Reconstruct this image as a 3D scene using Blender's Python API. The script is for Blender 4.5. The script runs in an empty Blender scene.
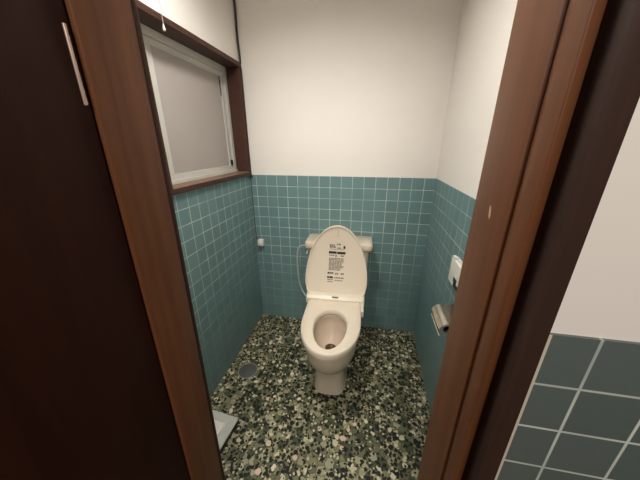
import bpy, bmesh, math, random
from mathutils import Vector, Matrix
random.seed(7)
C = bpy.context.scene.collection
SC = bpy.context.scene
R = math.radians

# ------------------------------------------------------------------ camera
U = 0.075                                   # one wall tile
W = 16.4258 * U                             # room width
H = 15.618 * U                              # top of the tiled wainscot
cam = bpy.data.cameras.new('camera')
cam.sensor_fit = 'HORIZONTAL'; cam.sensor_width = 36.0
cam.lens = 258.677 / 640 * 36.0
cam.clip_start = 0.02
co = bpy.data.objects.new('camera', cam); C.objects.link(co)
pit, yaw, rol = R(20.428), R(10.656), R(-0.130)
fw = Vector((-math.sin(yaw)*math.cos(pit), math.cos(yaw)*math.cos(pit), -math.sin(pit)))
rt = Vector((math.cos(yaw), math.sin(yaw), 0)); up = rt.cross(fw)
r2 = math.cos(rol)*rt + math.sin(rol)*up; u2 = -math.sin(rol)*rt + math.cos(rol)*up
co.matrix_world = Matrix(((r2.x, u2.x, -fw.x, 11.0120*U), (r2.y, u2.y, -fw.y, -23.2232*U),
                          (r2.z, u2.z, -fw.z, 18.3355*U), (0, 0, 0, 1)))
SC.camera = co

# ------------------------------------------------------------------ light
wd = bpy.data.worlds.new('world'); SC.world = wd; wd.use_nodes = True
bg = wd.node_tree.nodes['Background']
bg.inputs['Color'].default_value = (1.0, 0.90, 0.82, 1); bg.inputs['Strength'].default_value = 0.03
LAMP = Vector((0.480, -0.96, 2.265))
LAMP_POWER = 17.0
HALL_POWER = 28.0
SC.view_settings.view_transform = 'Standard'
SC.view_settings.look = 'None'
SC.view_settings.exposure = 0.0
SC.view_settings.gamma = 1.0
SC.view_settings.use_curve_mapping = False
hl = bpy.data.lights.new('hall_light', 'AREA'); hl.shape = 'DISK'; hl.size = 0.6
hl.energy = HALL_POWER; hl.color = (1.0, 0.92, 0.83)
ho = bpy.data.objects.new('hall_light', hl); C.objects.link(ho)
ho.location = (0.95, -2.75, 2.30); ho.rotation_euler = (R(28), 0, 0)

# ------------------------------------------------------------------ materials
def srgb(*c):
    return tuple((v/255/12.92 if v/255 <= .04045 else ((v/255+.055)/1.055)**2.4) for v in c) + (1,)

class N:
    """small node-graph helper"""
    def __init__(s, name):
        s.m = bpy.data.materials.new(name); s.m.use_nodes = True
        s.t = s.m.node_tree; s.b = s.t.nodes['Principled BSDF']
    def n(s, typ, **kw):
        x = s.t.nodes.new(typ)
        for k, v in kw.items(): setattr(x, k, v)
        return x
    def l(s, a, b): s.t.links.new(a, b)
    def math(s, op, a, b=None, c=None):
        x = s.n('ShaderNodeMath', operation=op)
        for i, v in enumerate((a, b, c)):
            if v is None: continue
            if isinstance(v, (int, float)): x.inputs[i].default_value = v
            else: s.l(v, x.inputs[i])
        return x.outputs[0]
    def mix(s, f, a, b):
        x = s.n('ShaderNodeMix', data_type='RGBA')
        for i, v in ((0, f), (6, a), (7, b)):
            if isinstance(v, (int, float)): x.inputs[i].default_value = v
            elif isinstance(v, tuple): x.inputs[i].default_value = v
            else: s.l(v, x.inputs[i])
        return x.outputs[2]
    def ramp(s, f, stops, interp='LINEAR'):
        x = s.n('ShaderNodeValToRGB'); r = x.color_ramp; r.interpolation = interp
        while len(r.elements) < len(stops): r.elements.new(.5)
        for e, (p, c) in zip(r.elements, stops): e.position = p; e.color = c
        s.l(f, x.inputs[0]); return x.outputs[0]
    def coord(s, out='Object', scale=None):
        tc = s.n('ShaderNodeTexCoord'); o = tc.outputs[out]
        if scale:
            mp = s.n('ShaderNodeMapping'); mp.inputs['Scale'].default_value = scale
            s.l(o, mp.inputs[0]); o = mp.outputs[0]
        return o
    def noise(s, vec, scale, detail=3, rough=.5):
        x = s.n('ShaderNodeTexNoise'); x.inputs['Scale'].default_value = scale
        x.inputs['Detail'].default_value = detail; x.inputs['Roughness'].default_value = rough
        s.l(vec, x.inputs['Vector']); return x.outputs['Fac']
    def bump(s, h, strength, dist=.002):
        x = s.n('ShaderNodeBump'); x.inputs['Strength'].default_value = strength
        x.inputs['Distance'].default_value = dist
        s.l(h, x.inputs['Height']); s.l(x.outputs[0], s.b.inputs['Normal'])
    def set(s, **kw):
        for k, v in kw.items():
            i = s.b.inputs[k.replace('_', ' ')]
            if isinstance(v, (int, float, tuple)): i.default_value = v
            else: s.l(v, i)
        return s.m

def plain(name, col, rough=.5, metal=0.0, var=.06, scale=30, bump=0.0):
    g = N(name); v = g.coord(); f = g.noise(v, scale)
    lo = tuple(max(0, c*(1-var)) for c in col[:3]) + (1,); hi = tuple(min(1, c*(1+var)) for c in col[:3]) + (1,)
    if bump: g.bump(f, bump)
    return g.set(Base_Color=g.mix(f, lo, hi), Roughness=rough, Metallic=metal)

def tile_mat(name, axis, off, base, top_z=H):
    g = N(name); v = g.coord(); sp = g.n('ShaderNodeSeparateXYZ'); g.l(v, sp.inputs[0])
    a = g.math('DIVIDE', g.math('SUBTRACT', sp.outputs[axis], off), U)
    z = g.math('DIVIDE', g.math('SUBTRACT', sp.outputs[2], top_z), U)
    da = g.math('PINGPONG', a, .5); dz = g.math('PINGPONG', z, .5)
    top = g.math('GREATER_THAN', z, -.5)                     # no joint along the finished top edge
    dz = g.math('ADD', dz, top)
    d = g.math('MINIMUM', da, dz)
    mr = g.n('ShaderNodeMapRange'); mr.interpolation_type = 'SMOOTHSTEP'
    g.l(d, mr.inputs[0]); mr.inputs[1].default_value = .015; mr.inputs[2].default_value = .030
    mr.inputs[3].default_value = 1; mr.inputs[4].default_value = 0
    joint = mr.outputs[0]
    cb = g.n('ShaderNodeCombineXYZ'); g.l(g.math('FLOOR', a), cb.inputs[0]); g.l(g.math('FLOOR', z), cb.inputs[1])
    wn = g.n('ShaderNodeTexWhiteNoise', noise_dimensions='2D'); g.l(cb.outputs[0], wn.inputs['Vector'])
    lo = tuple(c*.93 for c in base[:3]) + (1,); hi = tuple(c*1.06 for c in base[:3]) + (1,)
    body = g.mix(wn.outputs['Value'], lo, hi)
    body = g.mix(g.math('MULTIPLY', g.noise(v, 60, 4), .35), body, tuple(c*.7 for c in base[:3]) + (1,))
    grime = g.noise(v, 9, 3)
    gr = g.mix(grime, srgb(176, 188, 182), srgb(224, 228, 220))
    # joint thickness of the dirt varies: some joints have darkened
    fade = g.ramp(g.noise(v, 4.5, 2), [(.38, (.55, .55, .55, 1)), (.58, (1, 1, 1, 1))])
    low = g.n('ShaderNodeMapRange'); low.interpolation_type = 'SMOOTHSTEP'; g.l(sp.outputs[2], low.inputs[0])
    low.inputs[1].default_value = .15; low.inputs[2].default_value = .80; low.inputs[3].default_value = .30; low.inputs[4].default_value = 1.0
    joint2 = g.math('MULTIPLY', g.math('MULTIPLY', joint, fade), low.outputs[0])   # lower joints faded in colour, imitating the dimness near the floor
    col = g.mix(joint2, body, gr)
    g.bump(g.math('SUBTRACT', g.math('MULTIPLY', g.noise(v, 14, 2), .25), joint), .35, .0012)
    return g.set(Base_Color=col, Roughness=g.math('ADD', g.math('MULTIPLY', joint, .45), .34))

def wood(name, dark, light, rough=.5, vertical=2, spec=.3):
    g = N(name); sc = [38, 38, 38]; sc[vertical] = 1.6
    v = g.coord('Object', tuple(sc)); f = g.noise(v, 1.0, 6, .62)
    f2 = g.noise(g.coord('Object'), 5, 3)
    col = g.ramp(f, [(.3, dark), (.7, light)])
    col = g.mix(g.math('MULTIPLY', f2, .5), col, dark)
    g.bump(f, .12, .001)
    return g.set(Base_Color=col, Roughness=rough, Specular_IOR_Level=spec)

TEAL = srgb(108, 138, 139)
TEAL_HALL = srgb(92, 103, 100)
HH = H - .0036                              # hall tiles end a little lower
M = {}
M['tile_back'] = tile_mat('tile_back', 0, .573*U, TEAL)
M['tile_left'] = tile_mat('tile_left', 1, -.10*U, TEAL)
M['tile_right'] = tile_mat('tile_right', 1, -1.05*U, TEAL)
M['tile_hall'] = tile_mat('tile_hall', 0, 14.591*U, TEAL_HALL, HH)
M['plaster'] = plain('plaster', srgb(228, 222, 215), .9, var=.02, scale=6, bump=.08)
M['ceiling'] = plain('ceiling', srgb(214, 208, 200), .9)
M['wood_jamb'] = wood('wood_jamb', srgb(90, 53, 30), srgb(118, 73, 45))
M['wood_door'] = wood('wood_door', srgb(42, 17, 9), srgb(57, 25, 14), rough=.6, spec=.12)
M['wood_casing'] = wood('wood_casing', srgb(50, 34, 29), srgb(66, 47, 40), rough=.6, spec=.15)
M['wood_window'] = wood('wood_window', srgb(58, 35, 28), srgb(80, 52, 42), vertical=1)
M['wood_worn_lit'] = wood('wood_worn_lit', srgb(104, 80, 66), srgb(138, 112, 94), vertical=1)
M['wood_floor'] = wood('wood_floor', srgb(80, 52, 34), srgb(120, 82, 56), vertical=0)
M['ceramic'] = plain('ceramic', srgb(208, 194, 174), .18, var=.02, scale=4)
M['ceramic_inner'] = plain('ceramic_inner', srgb(202, 184, 166), .10, var=.03, scale=8)
M['plastic'] = plain('plastic', srgb(226, 213, 194), .32, var=.015, scale=5)
M['hole'] = plain('hole', srgb(74, 56, 40), .1)
M['ink_dark'] = plain('ink_dark', srgb(40, 36, 34), .6)
M['ink_grey'] = plain('ink_grey', srgb(120, 110, 100), .6)
M['hose'] = plain('hose', srgb(176, 180, 176), .4, metal=.2)
M['chrome'] = plain('chrome', srgb(200, 195, 185), .22, metal=1.0, var=.02)
M['steel'] = plain('steel', srgb(205, 196, 182), .24, metal=1.0, var=.03)
M['paper'] = plain('paper', srgb(228, 222, 212), .95, bump=.1)
M['core'] = plain('core', srgb(70, 52, 40), .9)
M['white_plastic'] = plain('white_plastic', srgb(226, 224, 216), .4, var=.02)
M['tray_rim'] = plain('tray_rim', srgb(196, 194, 186), .45, var=.03)
M['black_plastic'] = plain('black_plastic', srgb(28, 28, 28), .4)
M['aluminium'] = plain('aluminium', srgb(200, 198, 190), .42, metal=.25, var=.04)
M['cable'] = plain('cable', srgb(58, 52, 48), .6)
M['drain'] = plain('drain', srgb(88, 88, 85), .5, metal=.2, var=.1)
M['drain_rim'] = plain('drain_rim', srgb(150, 148, 138), .5, metal=.4)
M['cord'] = plain('cord', srgb(180, 176, 168), .7)
M['caulk'] = plain('caulk', srgb(196, 186, 168), .8)
M['nick'] = plain('nick', srgb(186, 144, 118), .8)
M['brass'] = plain('brass', srgb(205, 180, 165), .35, metal=.7)

def glass_mat():
    g = N('frosted_glass'); v = g.coord()
    f = g.noise(v, 420, 2); h = g.noise(v, 3.0, 2)
    g.bump(f, .25, .0006)
    return g.set(Base_Color=g.mix(h, srgb(168, 160, 154), srgb(182, 175, 168)), Roughness=.5, Transmission_Weight=.12, IOR=1.45)
M['glass'] = glass_mat()

def pebble_mat():
    g = N('pebble_floor'); v = g.coord()
    nz = g.n('ShaderNodeTexNoise'); nz.inputs['Scale'].default_value = 45; nz.inputs['Detail'].default_value = 2
    g.l(v, nz.inputs['Vector'])
    mp = g.n('ShaderNodeVectorMath', operation='MULTIPLY_ADD')
    g.l(nz.outputs['Color'], mp.inputs[0]); mp.inputs[1].default_value = (.016, .016, 0); g.l(v, mp.inputs[2])
    vec = mp.outputs[0]
    def voro(scale, feature='F1'):
        x = g.n('ShaderNodeTexVoronoi', voronoi_dimensions='2D', feature=feature)
        x.inputs['Scale'].default_value = scale; g.l(vec, x.inputs['Vector']); return x
    def shifted(dx, dy):
        x = g.n('ShaderNodeVectorMath', operation='ADD'); g.l(vec, x.inputs[0]); x.inputs[1].default_value = (dx, dy, 0); return x.outputs[0]
    def cells(scale, dx, dy):
        x = g.n('ShaderNodeTexVoronoi', voronoi_dimensions='2D'); x.inputs['Scale'].default_value = scale
        g.l(shifted(dx, dy), x.inputs['Vector'])
        sp = g.n('ShaderNodeSeparateColor'); g.l(x.outputs['Color'], sp.inputs[0])
        return x.outputs['Distance'], sp.outputs[0], sp.outputs[1], sp.outputs[2]
    def blob(c, share, rmin, rmax, soft=.08):
        """mask of roundish stones: a share of the cells, random radius"""
        d, r0, r1, r3 = c
        rad = g.math('MULTIPLY_ADD', r1, rmax-rmin, rmin)
        q = g.math('DIVIDE', g.math('SUBTRACT', rad, d), soft)
        q = g.math('MINIMUM', g.math('MAXIMUM', q, 0.0), 1.0)
        return g.math('MULTIPLY', q, g.math('LESS_THAN', r0, share))
    base = cells(31, 0, 0); eb = voro(31, 'DISTANCE_TO_EDGE')
    col = g.ramp(base[1], [(0, srgb(70, 76, 54)), (.16, srgb(104, 104, 78)), (.34, srgb(130, 128, 98)), (.52, srgb(152, 146, 116)),
                           (.68, srgb(116, 114, 92)), (.80, srgb(162, 158, 130)), (.92, srgb(84, 94, 74))], 'CONSTANT')
    joint = g.ramp(eb.outputs['Distance'], [(.02, (1, 1, 1, 1)), (.10, (0, 0, 0, 1))])
    col = g.mix(g.math('MULTIPLY', joint, .75), col, srgb(62, 64, 48))
    c2 = cells(50, .31, .17); col = g.mix(blob(c2, .42, .28, .55), col, srgb(20, 22, 16))
    c3 = cells(38, .73, .41); col = g.mix(blob(c3, .46, .28, .54), col, srgb(10, 11, 9))
    c4 = cells(34, 1.9, .63)
    pale = g.ramp(c4[3], [(0, srgb(206, 198, 170)), (.4, srgb(214, 186, 166)), (.6, srgb(188, 188, 160)), (.8, srgb(220, 212, 190))], 'CONSTANT')
    col = g.mix(blob(c4, .20, .25, .5), col, pale)
    c5 = cells(60, 2.7, 1.3); col = g.mix(blob(c5, .18, .22, .48), col, srgb(196, 188, 158))
    c6 = cells(70, 4.1, 2.2); col = g.mix(blob(c6, .24, .25, .5), col, srgb(14, 16, 12))
    col = g.mix(g.math('MULTIPLY', g.noise(v, 180, 3), .12), col, srgb(90, 92, 70))
    h = g.ramp(eb.outputs['Distance'], [(0, (0, 0, 0, 1)), (.2, (1, 1, 1, 1))])
    g.bump(h, .25, .0010)
    return g.set(Base_Color=col, Roughness=.5, Specular_IOR_Level=.25)
M['pebble'] = pebble_mat()

# ------------------------------------------------------------------ mesh helpers
def mesh_obj(name, bm, mats, parent=None, smooth=None):
    bmesh.ops.recalc_face_normals(bm, faces=bm.faces)
    me = bpy.data.meshes.new(name); bm.to_mesh(me); bm.free()
    for m in (mats if isinstance(mats, (list, tuple)) else [mats]): me.materials.append(m)
    o = bpy.data.objects.new(name, me); C.objects.link(o)
    if parent is not None: o.parent = parent
    if smooth is not None:
        me.shade_smooth()
        me.set_sharp_from_angle(angle=R(smooth))
    return o

def box(bm, x0, x1, y0, y1, z0, z1, bev=0.0, seg=2, mi=0):
    t = bmesh.new()
    v = [t.verts.new((x, y, z)) for x in (x0, x1) for y in (y0, y1) for z in (z0, z1)]
    for f in ((0, 1, 3, 2), (4, 6, 7, 5), (0, 4, 5, 1), (2, 3, 7, 6), (0, 2, 6, 4), (1, 5, 7, 3)):
        t.faces.new([v[i] for i in f])
    if bev: bmesh.ops.bevel(t, geom=t.edges[:], offset=bev, segments=seg, profile=.6, affect='EDGES')
    join(bm, t, mi)

def join(bm, t, mi=0):
    mp = {v: bm.verts.new(v.co) for v in t.verts}
    for f in t.faces:
        n = bm.faces.new([mp[v] for v in f.verts]); n.material_index = mi
    t.free()

def loft(bm, rings, cap0=True, cap1=True, close=False, mi=0):
    vs = [[bm.verts.new(p) for p in r] for r in rings]
    n = len(vs[0]); rr = list(zip(vs, vs[1:])) + ([(vs[-1], vs[0])] if close else [])
    for a, b in rr:
        for i in range(n):
            f = bm.faces.new((a[i], a[(i+1) % n], b[(i+1) % n], b[i])); f.material_index = mi
    if not close:
        if cap0: bm.faces.new(vs[0][::-1]).material_index = mi
        if cap1: bm.faces.new(vs[-1]).material_index = mi

def tube(bm, pts, r, n=10, sub=8, mi=0):
    P = [Vector(p) for p in pts]; path = []
    if sub > 1:
        for i in range(len(P)-1):
            p0, p1, p2, p3 = P[max(i-1, 0)], P[i], P[i+1], P[min(i+2, len(P)-1)]
            for k in range(sub):
                t = k/sub
                path.append(.5*((2*p1)+(p2-p0)*t+(2*p0-5*p1+4*p2-p3)*t*t+(3*p1-p0-3*p2+p3)*t**3))
        path.append(P[-1])
    else: path = P
    rings = []; ref = None
    for i, p in enumerate(path):
        d = (path[min(i+1, len(path)-1)] - path[max(i-1, 0)]).normalized()
        if ref is None: ref = d.orthogonal().normalized()
        ref = (ref - d*ref.dot(d)).normalized(); b = d.cross(ref)
        rings.append([p + r*(math.cos(2*math.pi*k/n)*ref + math.sin(2*math.pi*k/n)*b) for k in range(n)])
    loft(bm, rings, mi=mi)

def lathe(bm, prof, c, axis='Z', n=32, mi=0, close=False):
    """prof: (radius, along)"""
    rings = []
    for r, h in prof:
        ring = []
        for k in range(n):
            a = 2*math.pi*k/n; x, y = r*math.cos(a), r*math.sin(a)
            q = {'Z': (x, y, h), 'Y': (x, h, y), 'X': (h, x, y)}[axis]
            ring.append(Vector(c) + Vector(q))
        rings.append(ring)
    loft(bm, rings, close=close, mi=mi)

def empty(name, loc=(0, 0, 0), rz=0.0):
    o = bpy.data.objects.new(name, None); C.objects.link(o)
    o.location = loc; o.rotation_euler = (0, 0, rz); o.empty_display_size = .05
    return o

def tag(o, label, cat, group=None):
    o['label'] = label; o['category'] = cat
    if group: o['group'] = group
    return o

def struct(o, label=None, cat=None):
    o['kind'] = 'structure'
    if label: o['label'] = label
    if cat: o['category'] = cat
    return o

def B(name, boxes, mat, parent=None, bev=0.0):
    bm = bmesh.new()
    for b in boxes: box(bm, *b, bev=bev)
    return mesh_obj(name, bm, mat, parent)

# ------------------------------------------------------------------ room shell
CZ = 2.35                       # ceiling
YI, YO = -1.30, -1.455          # faces of the front wall (room side, hall side)
JL, JR = 0.4445, 0.992           # door jamb faces
WN, WF, WS, WT = -0.768, -0.030, 1.195, 1.815   # window opening: near, far, sill, head
WX = -0.16                      # outside of left wall

struct(B('floor', [(-.10, W+.10, YI, .10, -.10, 0)], M['pebble']), 'grey green pebble mosaic floor with black and pale chips', 'floor')
struct(B('floor_hall', [(-.55, 1.95, -3.3, YI, -.10, -.004)], M['wood_floor']), 'brown wooden hall floor in front of the doorway', 'floor')
struct(B('ceiling', [(-.16, W+.16, YO, .16, CZ, CZ+.10)], M['ceiling']), 'pale ceiling above the toilet room', 'ceiling')

o = struct(B('wall_back', [(-.16, W+.16, .004, .16, 0, CZ)], M['plaster']), 'white plastered back wall above teal tiles behind the toilet', 'wall')
B('tile_wainscot', [(0, W, 0, .006, 0, H)], M['tile_back'], o)['label'] = 'teal square tiles on the lower wall'
o = struct(B('wall_left', [(WX, -.004, YI, .004, 0, WS-.022), (WX, -.004, YI, .004, WT+.02, CZ),
                           (WX, -.004, YI, WN-.03, WS-.022, WT+.02), (WX, -.004, WF+.028, .004, WS-.022, WT+.02)], M['plaster']),
           'left wall with a window over teal tiles', 'wall')
B('tile_wainscot', [(-.006, 0, YI, 0, 0, H)], M['tile_left'], o)['label'] = 'teal square tiles on the lower wall'
o = struct(B('wall_right', [(W+.004, W+.16, YI, .004, 0, CZ)], M['plaster']), 'white plastered right wall above teal tiles', 'wall')
B('tile_wainscot', [(W-.0001, W+.006, YI, 0, 0, H)], M['tile_right'], o)['label'] = 'teal square tiles on the lower wall'
CL, CR = 0.400, 1.026           # outer edges of the door casing
o = struct(B('wall_front', [(-.55, CL, YO+.004, YI, 0, CZ), (CR, 1.95, YO+.004, YI, 0, CZ), (CL, CR, YO+.004, YI, 2.04, CZ)], M['plaster']),
           'hall side wall around the doorway with teal tiles below', 'wall')
B('tile_wainscot', [(CR, 1.95, YO, YO+.006, 0, HH), (-.55, CL-.004, YO, YO+.006, 0, HH)], M['tile_hall'], o)['label'] = 'grey teal square tiles beside the door casing'

B('caulk', [(CR+.0078, CR+.0185, YO-.0008, YO, 0, HH)], M['caulk'], o)

# door 1: stepped wooden frame, open leaf at the left with its hinge
d1 = struct(empty('door_1', (JL, YO, 0)), 'dark brown wooden door standing open at left in its stepped frame', 'door')
def dl(x, y, z): return (x-JL, y-YO, z)
def prism(bm, pts, z0, z1, shear=0.0, bev=.0015):
    """vertical extrusion of an (x, y) outline, leaning by shear metres per metre of height"""
    t = bmesh.new()
    a = [t.verts.new((x-JL+shear*(z0-1), y-YO, z0)) for x, y in pts]
    b = [t.verts.new((x-JL+shear*(z1-1), y-YO, z1)) for x, y in pts]
    n = len(pts)
    for i in range(n): t.faces.new((a[i], a[(i+1) % n], b[(i+1) % n], b[i]))
    t.faces.new(a[::-1]); t.faces.new(b)
    bmesh.ops.recalc_face_normals(t, faces=t.faces)
    if bev:
        es = [e for e in t.edges if abs(e.verts[0].co.z-e.verts[1].co.z) > .5]
        bmesh.ops.bevel(t, geom=es, offset=bev, segments=2, profile=.5, affect='EDGES')
    join(bm, t)
TOP = 2.0
bm = bmesh.new()
prism(bm, [(JR, YI), (JR, -1.4055), (JR+.0035, -1.4055), (JR+.0035, -1.418), (JR+.0005, -1.418), (JR+.0035, -1.441), (JR+.0075, -1.441), (JR+.0075, -1.434), (JR+.045, -1.434), (JR+.045, YI)], .0, TOP, 0, .001)
jamb_right = mesh_obj('door_jamb', bm, M['wood_jamb'], d1, 40)
bm = bmesh.new()
t = [Vector(dl(JR-.0004, -1.357+.0032*math.cos(k*math.pi/6)+.003*math.sin(k*math.pi/6)*.7, 1.286+.009*math.sin(k*math.pi/6))) for k in range(12)]
loft(bm, [t, [p+Vector((.0006, 0, 0)) for p in t]])
mesh_obj('chipped_nick', bm, M['nick'], jamb_right)['label'] = 'small pale chip in the wood'
bm = bmesh.new()
prism(bm, [(JR+.0175, -1.4342), (JR+.0175, -1.467), (CR+.0075, -1.467), (CR+.0075, -1.4342)], .0, TOP+.04)
o = mesh_obj('door_casing', bm, M['wood_casing'], d1, 40); o['label'] = 'dull dark casing strip against the tiles'
SH = .017
bm = bmesh.new()
prism(bm, [(JL, YI-.009), (JL, -1.407), (JL-.05, -1.407), (JL-.05, YI-.009)], .0, TOP, SH, .003)
mesh_obj('door_jamb', bm, M['wood_jamb'], d1, 40)
bm = bmesh.new()
prism(bm, [(JL+.0004, YI-.009), (JL+.0004, YI), (JL-.05, YI), (JL-.05, YI-.009)], .0, TOP, SH, .001)  # thin darker strip along the left jamb's room-side edge
mesh_obj('inner_edge_strip', bm, M['wood_casing'], d1, 40)['label'] = 'darker strip along the jamb edge on the room side'
bm = bmesh.new()
for b in ((JL-.05, JR+.045, -1.436, YI, TOP, TOP+.04),): box(bm, b[0]-JL, b[1]-JL, b[2]-YO, b[3]-YO, b[4], b[5], bev=.002)
mesh_obj('door_head', bm, M['wood_jamb'], d1)
bm = bmesh.new()
box(bm, 0, JR-JL, -.012, YI-YO, -.004, .012, bev=.003)
mesh_obj('door_sill', bm, M['wood_jamb'], d1)
bm = bmesh.new()
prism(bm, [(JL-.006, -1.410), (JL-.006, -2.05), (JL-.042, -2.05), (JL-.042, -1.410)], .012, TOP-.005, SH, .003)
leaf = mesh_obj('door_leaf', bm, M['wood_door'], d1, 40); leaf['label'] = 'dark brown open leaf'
bm = bmesh.new()
hz0, hz1 = 1.424, 1.513
hx = lambda z: JL-.006+SH*(z-1)
tube(bm, [dl(hx(hz0)+.001, -1.4185, hz0), dl(hx(hz1)+.001, -1.4185, hz1)], .0022, 12, 1)
t = bmesh.new()
box(bm, hx(1.47)-.02-JL, hx(1.47)+.0003-JL, -1.4165-YO, -1.4150-YO, hz0+.002, hz1-.002)
o = mesh_obj('hinge', bm, M['brass'], leaf, 40); o['label'] = 'pale metal hinge'

# window 1
w1 = struct(empty('window_1', (0, WF, WS)), 'frosted window in a brown wooden surround on the left wall', 'window')
def Wb(name, boxes, mat, parent=w1, bev=.002):
    bm = bmesh.new()
    for b in boxes: box(bm, b[0], b[1], b[2]-WF, b[3]-WF, b[4]-WS, b[5]-WS, bev=bev)
    return mesh_obj(name, bm, mat, parent)
Wb('window_head', [(WX, .008, WN-.03, WF+.026, WT, WT+.024)], M['wood_window'])
Wb('window_sill', [(WX, .014, WN-.03, WF+.026, WS-.024, WS)], M['wood_window'])
Wb('window_post', [(WX, .008, WN-.03, WN, WS, WT)], M['wood_window'])
Wb('window_post', [(WX, .008, WF, WF+.026, WS, WT)], M['wood_window'])
fx0, fx1 = -.135, -.080
fr = Wb('window_frame', [(fx0, fx1, WN, WF-.002, WT-.026, WT-.001), (fx0, fx1+.006, WN, WF-.002, WS+.0005, WS+.018),
                         (fx0, fx1, WF-.030, WF-.002, WS+.018, WT-.026), (fx0, fx1, WN+.001, WN+.03, WS+.018, WT-.026),
                         (fx1-.012, fx1+.003, WN, WF-.002, WT-.034, WT-.026)], M['aluminium'])
sx0, sx1 = -.112, -.090
sy0, sy1 = WN+.033, WF-.033
sa = Wb('window_sash', [(sx0, sx1, sy0, sy1, WT-.060, WT-.034), (sx0, sx1, sy0, sy1, WS+.018, WS+.044),
                        (sx0, sx1, sy1-.030, sy1, WS+.044, WT-.060), (sx0, sx1, -.700, -.622, WS+.044, WT-.060), (sx1-.002, sx1+.006, -.664, -.652, WS+.044, WT-.060), (sx0, sx1, sy0, sy0+.026, WS+.044, WT-.060)], M['aluminium'])
Wb('window_pane', [(-.104, -.098, sy0+.02, sy1-.026, WS+.04, WT-.056)], M['glass'], w1, 0)
Wb('pull_strip', [(sx1-.014, sx1-.003, sy1-.0345, sy1-.0302, WT-.165, WT-.061)], M['black_plastic'], sa, .001)['label'] = 'dark rubber strip on the sash edge'
Wb('window_latch', [(sx1, sx1+.012, sy1-.022, sy1-.010, WS+.046, WS+.082)], M['black_plastic'], sa, .002)['label'] = 'small dark latch at the bottom'

Wb('sill_ledge', [(fx1+.004, .0125, WN, WF, WS-.001, WS+.0012)], M['wood_worn_lit'], w1, 0)['label'] = 'worn top of the sill, paler as if lit from above'  # worn wood, its colour lightened further for light falling from above

# ------------------------------------------------------------------ wall lamp with pull cord, its own light
lamp = tag(empty('ceiling_lamp', LAMP), 'ceiling lamp with a thin pull cord ending in a white bob by the window', 'lamp')
bm = bmesh.new(); lathe(bm, [(.055, CZ-LAMP.z+.002), (.055, .066), (.040, .056)], (0, 0, 0), 'Z', 24)
base = mesh_obj('lamp_base', bm, M['white_plastic'], lamp, 40)
bm = bmesh.new()
lathe(bm, [(.125, .064), (.152, .058), (.158, .05), (.158, -.022), (.152, -.022), (.150, .045), (.12, .052)], (0, 0, 0), 'Z', 48)  # unseen shade, made deep enough to dim the upper walls
mesh_obj('lamp_shade', bm, M['white_plastic'], lamp, 40)
g = N('lamp_glow')
bm = bmesh.new()
lathe(bm, [(.100, .050), (.100, .038), (.094, .034), (.05, .032), (.002, .0315)], (0, 0, 0), 'Z', 48)
mesh_obj('diffuser', bm, g.m, lamp, 40)
g.set(Base_Color=(1, 1, 1, 1), Emission_Color=(1, .975, .92, 1), Emission_Strength=LAMP_POWER/(math.pi**2*.100**2))
px_, py_, cz_ = .255-LAMP.x, -.979-LAMP.y, 1.668
bm = bmesh.new(); tube(bm, [(px_, py_, .062), (px_*.5, py_*.5, .062)], .006, 10, 1)
mesh_obj('cord_arm', bm, M['white_plastic'], lamp, 40)
bm = bmesh.new(); tube(bm, [(px_, py_, .068), (px_, py_, cz_+.009-LAMP.z)], .0007, 8, 1)
cord = mesh_obj('pull_cord', bm, M['cord'], lamp, 40)
bm = bmesh.new(); lathe(bm, [(.0012, .010), (.0018, .006), (.0036, -.002), (.0038, -.0045), (.0025, -.006), (.001, -.0065)], (px_, py_, cz_-LAMP.z), 'Z', 16)
mesh_obj('bob', bm, M['white_plastic'], cord, 50)

# ------------------------------------------------------------------ toilet
TH = R(2.1)
toilet = tag(empty('toilet', (.643, 0, 0), TH), 'cream ceramic toilet with raised seat cover standing against the back wall', 'toilet')
NP = 64
def egg(v0, vm, v1, w0, w1, rc=.03, n=2.0, rear_n=None):
    """outline in (u, v): flat rear edge at v0 with rounded corners, widest at vm, front tip at v1"""
    half = [(0.0, v0), (w0-rc, v0)]
    for k in range(1, 9):
        a = k/8*math.pi/2; half.append((w0-rc+rc*math.sin(a), v0+rc-rc*math.cos(a)))
    for k in range(1, 13):
        s = k/12; e = s*s*(3-2*s); half.append((w0+(w1-w0)*e, v0+rc+(vm-v0-rc)*s))
    for k in range(1, 41):
        a = k/40*math.pi/2
        half.append((w1*max(0, math.cos(a))**(2/n), vm+(v1-vm)*math.sin(a)**(2/n)))
    half[-1] = (0.0, v1)
    pts = half + [(-x, y) for x, y in half[-2:0:-1]]
    return resample(pts, NP)
def resample(pts, n):
    L = [0]
    for a, b in zip(pts, pts[1:]+pts[:1]): L.append(L[-1]+math.hypot(b[0]-a[0], b[1]-a[1]))
    out = []; j = 0
    for k in range(n):
        s = L[-1]*k/n
        while L[j+1] < s: j += 1
        f = (s-L[j])/max(1e-9, L[j+1]-L[j]); a, b = pts[j], pts[(j+1) % len(pts)]
        out.append((a[0]+(b[0]-a[0])*f, a[1]+(b[1]-a[1])*f))
    return out
def ring(o2, z): return [Vector((u, -v, z)) for u, v in o2]
def lerp2(a, b, f): return [(p[0]+(q[0]-p[0])*f, p[1]+(q[1]-p[1])*f) for p, q in zip(a, b)]
def egg_hole(vc, rv, ru, skew=.12):
    half = []
    for k in range(0, 33):
        a = -math.pi/2 + math.pi*k/32
        half.append((ru*math.cos(a)*(1-skew*math.sin(a)), vc+rv*math.sin(a)))
    pts = half + [(-x, y) for x, y in half[-2:0:-1]]
    return resample(pts, NP)

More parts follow.
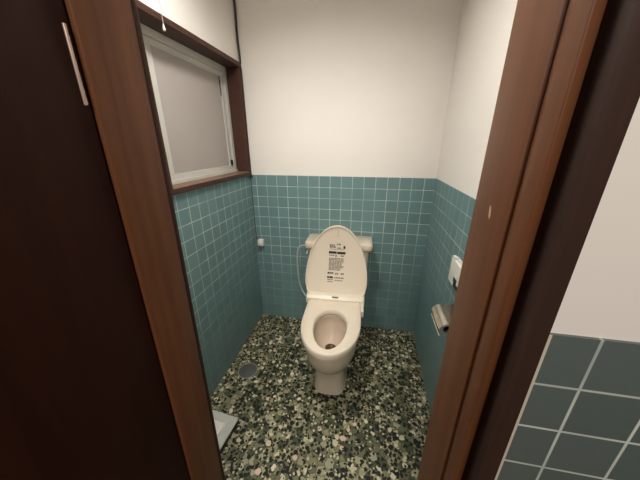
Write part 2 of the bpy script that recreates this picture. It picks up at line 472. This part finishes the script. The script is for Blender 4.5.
# bowl: outside skin, rim and hollow inside in one mesh
bm = bmesh.new()
RZ = .402
outer = [(egg(.13, .40, .650, .095, .099, .03, 4.5), 0.0), (egg(.13, .40, .645, .093, .096, .03, 4.5), .012),
         (egg(.13, .42, .643, .092, .093, .03, 4.2), .09), (egg(.12, .44, .648, .092, .094, .03, 3.4), .15),
         (egg(.11, .45, .676, .100, .114, .03, 2.4), .195), (egg(.10, .47, .724, .118, .138, .04, 2.2), .235),
         (egg(.09, .49, .758, .132, .152, .04, 2.1), .28), (egg(.08, .50, .772, .142, .156, .04, 2.05), .33),
         (egg(.07, .50, .774, .142, .155, .04, 2.0), .365), (egg(.07, .50, .775, .142, .155, .04, 2.0), RZ-.006),
         (egg(.074, .50, .770, .138, .150, .04, 2.0), RZ)]
rings = [ring(a, z) for a, z in outer]
inner = [(egg_hole(.602, .152, .096), RZ), (egg_hole(.602, .156, .102), RZ-.02), (egg_hole(.597, .146, .096), RZ-.055),
         (egg_hole(.580, .112, .078), RZ-.10), (egg_hole(.556, .070, .054), RZ-.138), (egg_hole(.546, .040, .034), RZ-.150)]
loft(bm, rings + [ring(a, z) for a, z in inner], cap0=True, cap1=True)
bm.faces.ensure_lookup_table()
for f in bm.faces[(len(rings)+1)*NP:]: f.material_index = 1
bm.faces[-2].material_index = 0
bowl = mesh_obj('bowl', bm, [M['ceramic'], M['ceramic_inner']], toilet, 50)
bm = bmesh.new()
loft(bm, [ring(egg_hole(.552, .036, .032), RZ-.1495), ring(egg_hole(.552, .032, .028), RZ-.1465)], True, True)
mesh_obj('drain_hole', bm, M['hole'], bowl, 50)['label'] = 'dark brown drain opening'

# tank and lid
bm = bmesh.new()
def rrect(u0, u1, v0, v1, r, n=6):
    pts = []
    for cx, cy, a0 in ((u1-r, v1-r, 0), (u0+r, v1-r, 90), (u0+r, v0+r, 180), (u1-r, v0+r, 270)):
        for k in range(n+1):
            a = R(a0+90*k/n); pts.append((cx+r*math.cos(a), cy+r*math.sin(a)))
    return pts
TU = .005                                   # tank sits a touch to the right of the bowl axis
rg = [ring(rrect(TU-.178, TU+.183, .030, .178, .03), .404), ring(rrect(TU-.190, TU+.192, .028, .186, .03), .55), ring(rrect(TU-.200, TU+.200, .026, .192, .03), .728)]
loft(bm, rg)
tank = mesh_obj('tank', bm, M['ceramic'], toilet, 50)
bm = bmesh.new()
o0 = lambda d: rrect(TU-.221+d, TU+.219-d, .020+d, .206-d, .022)
loft(bm, [ring(o0(.012), .724), ring(o0(.003), .728), ring(o0(0), .738), ring(o0(0), .764), ring(o0(.003), .772), ring(o0(.010), .776)])
mesh_obj('tank_lid', bm, M['ceramic'], toilet, 50)
bm = bmesh.new()
lathe(bm, [(.011, 0), (.011, -.012), (.007, -.016)], (TU-.192, -.150, .700), 'X', 16)
tube(bm, [(TU-.205, -.150, .700), (TU-.207, -.175, .699), (TU-.207, -.205, .697)], .006, 10, 4)
mesh_obj('flush_lever', bm, M['plastic'], tank, 50)

# bidet unit behind the seat, side control
bm = bmesh.new()
prof = [(.205, .402), (.205, .455), (.285, .462), (.312, .455), (.331, .436), (.334, .402)]
us = [-.188, -.180, .180, .188]
rr = []
for u in us:
    k = 0 if abs(u) < .185 else .006
    rr.append([Vector((u, -(v + (k if v < .25 else -k)), z - (k if z > .43 else 0))) for v, z in prof])
loft(bm, rr)
unit = mesh_obj('bidet_unit', bm, M['plastic'], toilet, 35)
bm = bmesh.new(); box(bm, -.020, .022, -.3235, -.3165, .4455, .4530)
mesh_obj('badge', bm, M['ink_grey'], unit)['label'] = 'small grey printed badge'
bm = bmesh.new(); box(bm, .160, .184, -.430, -.330, .390, .436, bev=.010)
mesh_obj('side_control', bm, M['plastic'], unit, 40)

# seat ring
bm = bmesh.new()
so = egg(.336, .53, .804, .168, .168, .02, 2.05); si = egg_hole(.602, .160, .089)
prof = [(0, .411), (0, .428), (.03, .437), (.08, .441), (.90, .441), (.97, .437), (1, .428), (.99, .412)]
loft(bm, [ring(lerp2(si, so, f), z) for f, z in prof], close=True)
mesh_obj('seat', bm, M['plastic'], toilet, 45)

# cover, opened and leaning on the tank
AL = R(10.8)
def cv(u, t, d): return Vector((u, -(.300 - t*math.sin(AL) + d*math.cos(AL)), .450 + t*math.cos(AL) + d*math.sin(AL)))
co_ = egg(0, .085, .458, .190, .200, .025, 2.0)
def sc(f, tc=.20): return [(u*f, tc+(t-tc)*f) for u, t in co_]
prof = [(.90, -.030), (.965, -.026), (1.0, -.014), (1.0, -.002), (.992, .002), (.968, .002), (.955, -.006), (.94, -.008)]
bm = bmesh.new()
loft(bm, [[cv(u, t, d) for u, t in sc(f)] for f, d in prof])
cover = mesh_obj('seat_cover', bm, M['plastic'], toilet, 40)
bm = bmesh.new()
D = -.0078
def dash(u0, u1, t0, t1, mi):
    f = bm.faces.new([bm.verts.new(cv(u, t, D+.0003)) for u, t in ((u0, t0), (u1, t0), (u1, t1), (u0, t1))]); f.material_index = mi
LW = .106; LT, LB = .342, .070
def row(y, h, x0, x1, mi, words=True):
    """y: 0 top .. 1 bottom of the label, x: 0..1 across"""
    t1 = LT-(LT-LB)*y; t0 = t1-h
    X = lambda x: (x-.5)*LW+.002
    if not words: dash(X(x0), X(x1), t0, t1, mi); return
    x = x0
    while x < x1-.02:
        w = random.uniform(.06, .22); e = min(x1, x+w); dash(X(x), X(e), t0, t1, mi); x = e+.025
row(.02, .010, .04, .34, 1); row(.00, .010, .46, .72, 1); row(.06, .012, .05, .40, 1); row(.09, .008, .5, .75, 1); row(.05, .018, .86, .98, 0, False)
row(.13, .003, .04, .95, 1, False)
row(.185, .016, .0, .47, 0, False); row(.190, .016, .5, 1.0, 0, False)
row(.27, .007, .02, .34, 1); row(.265, .016, .41, .47, 0, False); row(.275, .008, .72, .95, 1)
for k in range(10): row(.345+k*.031, .0055, .02, .95-random.random()*.22, 1)
row(.69, .012, -.04, .32, 0); row(.70, .012, .42, .60, 1); row(.70, .012, .76, .95, 1)
row(.795, .014, -.06, .32, 0); row(.81, .008, .36, .95, 1)
row(.87, .006, -.04, .30, 1); row(.88, .006, .4, .9, 1); row(.92, .005, -.04, .3, 1)
lab = mesh_obj('printed_label', bm, [M['ink_dark'], M['ink_grey']], cover); lab['label'] = 'black and grey printed instructions'
bm = bmesh.new()
for a, b in ((.385, .425),):
    f = bm.faces.new([bm.verts.new(cv(u, t, D+.0003)) for u, t in ((.002, a), (.0045, a), (.0045, b), (.002, b))])
mesh_obj('crease', bm, M['ink_grey'], cover)

# bidet supply hose
bm = bmesh.new()
tube(bm, [(TU-.190, -.115, .716), (-.235, -.118, .717), (-.272, -.120, .703), (-.285, -.122, .655), (-.287, -.122, .575),
          (-.283, -.122, .48), (-.274, -.125, .41), (-.245, -.135, .345), (-.205, -.170, .330), (-.150, -.215, .345), (-.125, -.24, .37)], .006, 10, 8)
mesh_obj('supply_hose', bm, M['hose'], toilet, 60)['label'] = 'thin grey hose'

# ------------------------------------------------------------------ small things in the room
dr = tag(empty('floor_drain', (.130, -.576, 0)), 'round grey metal drain cover set in the pebble floor', 'drain')
bm = bmesh.new(); lathe(bm, [(.062, 0), (.062, .002), (.058, .003), (.057, .0012)], (0, 0, 0), 'Z', 48); mesh_obj('drain_rim', bm, M['drain_rim'], dr, 40)
bm = bmesh.new(); lathe(bm, [(.0565, .0005), (.0565, .0028), (.054, .0036)], (0, 0, 0), 'Z', 48); mesh_obj('drain_cover', bm, M['drain'], dr, 40)

RT = R(-6)
tr = tag(empty('floor_tray', (.232, -.895, 0), RT), 'low white plastic tray with black sides on the floor by the left jamb', 'tray')
bm = bmesh.new(); box(bm, -.203, .0, -.29, 0, 0, .027, bev=.002); mesh_obj('tray_base', bm, M['black_plastic'], tr)['label'] = 'black base'
bm = bmesh.new()
def rr2(d, r=.010): return [(x, y) for x, y in rrect(-.203+d, -d, -.29+d, -d, r)]
def tray_loft(prof): loft(bm, [[Vector((x, y, z)) for x, y in rr2(d, max(.003, .012-d*.1))] for d, z in prof])
tray_loft([(.0, .0272), (0, .032), (.002, .034), (.034, .033), (.042, .028), (.060, .028)])
mesh_obj('tray_top', bm, M['tray_rim'], tr, 30)['label'] = 'pale flat rim'
bm = bmesh.new()
tray_loft([(.044, .0285), (.045, .036), (.049, .042), (.060, .046), (.085, .048)])
mesh_obj('tray_panel', bm, M['white_plastic'], tr, 30)['label'] = 'white raised centre panel'

# corner cable with a shadow strand below the sill, outlet box
bm = bmesh.new()
tube(bm, [(-.004+.009, -.007, CZ-.001), (.006, -.007, 2.1), (.004, -.007, 1.98), (.0075, -.007, 1.86), (.0055, -.007, 1.83)], .0062, 10, 5)
tube(bm, [(.0055, -.007, 1.83), (.011, -.006, 1.80), (.011, -.006, 1.70), (.0115, -.006, 1.2), (.0175, -.004, 1.165)], .0026, 8, 4)
tube(bm, [(.0175, -.004, 1.165), (.003, -.003, 1.13), (.003, -.003, .80), (.006, -.006, .715), (.014, -.008, .697), (.030, -.012, .694)], .0026, 8, 5)  # between sill and box this strand stands in for the shadow in the corner
tag(mesh_obj('corner_cable_shade', bm, M['cable'], None, 60), 'dark cable down the corner beside the window, corner shadow below the sill, cable end at a white box', 'cable')
ob = tag(empty('outlet_box', (.045, 0, .672)), 'small white outlet box on the tiled back wall in the left corner', 'outlet')
bm = bmesh.new(); box(bm, -.021, .021, -.030, -.0002, -.025, .024, bev=.003); mesh_obj('box_body', bm, M['white_plastic'], ob, 40)
bm = bmesh.new(); box(bm, -.016, .016, -.0335, -.0295, -.019, .016, bev=.0015); mesh_obj('box_cover', bm, M['white_plastic'], ob, 40)

# remote panel on right wall
rp = tag(empty('remote_panel', (W, -.69, .852)), 'white remote control panel mounted on the tiled right wall', 'remote')
bm = bmesh.new(); box(bm, -.014, 0, -.085, .080, -.058, .058, bev=.003); mesh_obj('holder', bm, M['white_plastic'], rp, 40)
bm = bmesh.new(); box(bm, -.026, -.0135, -.080, .082, -.056, .054, bev=.004)
rbody = mesh_obj('remote_body', bm, M['white_plastic'], rp, 40)
bm = bmesh.new(); box(bm, -.024, -.010, .048, .080, .050, .064, bev=.003); mesh_obj('top_tab', bm, M['white_plastic'], rbody, 40)
bm = bmesh.new()
for b in ((-.0268, -.0255, -.045, .010, -.050, -.028), (-.0268, -.0255, -.022, .018, -.030, -.010)): box(bm, *b)
mesh_obj('display', bm, M['black_plastic'], rbody)['label'] = 'small black stepped window'

# paper holder and roll on right wall
AX, AZ = 1.162, .690
ph = tag(empty('paper_holder', (W, -.78, AZ)), 'steel toilet paper holder with curved cover on the right wall', 'paper holder')
bm = bmesh.new(); box(bm, -.006, 0, -.068, .065, -.020, .044, bev=.002); mesh_obj('back_plate', bm, M['chrome'], ph, 40)
bm = bmesh.new()
RO = .0345
arc = []
for k in range(0, 25):
    a = R(80 + (215-80)*k/24); arc.append((AX-W+RO*math.cos(a), RO*math.sin(a)))
pts = [(-.006, .0425)] + arc
inn = [(x + (0 if i == 0 else -.0016*(x-(AX-W))/RO), z-(.0016 if i == 0 else .0016*z/RO)) for i, (x, z) in enumerate(pts)]
n = len(pts)
lo = [[bm.verts.new((x, y, z)) for x, z in q] for y in (-.070, .067) for q in (pts, inn)]
for i in range(n-1):
    for a, b in ((lo[0], lo[2]), (lo[3], lo[1])): bm.faces.new((a[i], a[i+1], b[i+1], b[i]))
    bm.faces.new((lo[0][i], lo[1][i], lo[1][i+1], lo[0][i+1])); bm.faces.new((lo[2][i], lo[2][i+1], lo[3][i+1], lo[3][i]))
for i in (0, n-1): bm.faces.new((lo[0][i], lo[2][i], lo[3][i], lo[1][i]))
cvr = mesh_obj('cover', bm, M['steel'], ph, 40)
ex, ez = arc[-1]
bm = bmesh.new(); tube(bm, [(ex-.001, -.072, ez), (ex-.001, .069, ez)], .0024, 10, 1)
mesh_obj('cutter_edge', bm, M['white_plastic'], cvr, 40)['label'] = 'bright cutter edge'
bm = bmesh.new(); tube(bm, [(AX-W, -.066, 0), (AX-W, .064, 0)], .006, 16, 1); mesh_obj('spindle', bm, M['chrome'], ph, 40)
for s in (-1, 1):
    bm = bmesh.new()
    y0, y1 = (s*.0625, s*.059)
    box(bm, AX-W+.008, -.005, min(y0, y1), max(y0, y1), -.010, .010, bev=.001)
    mesh_obj('arm', bm, M['chrome'], ph, 40)
tl = tag(empty('toilet_roll', (AX, -.78, AZ)), 'white toilet paper roll held under the steel cover', 'toilet roll')
bm = bmesh.new(); lathe(bm, [(.0145, -.056), (.030, -.056), (.031, -.054), (.031, .054), (.030, .056), (.0145, .056)], (0, 0, 0), 'Y', 40, close=True)
mesh_obj('paper', bm, M['paper'], tl, 40)
bm = bmesh.new(); lathe(bm, [(.0125, -.0555), (.0143, -.0555), (.0143, .0555), (.0125, .0555)], (0, 0, 0), 'Y', 32, close=True)
mesh_obj('core', bm, M['core'], tl, 40)['label'] = 'brown cardboard core'
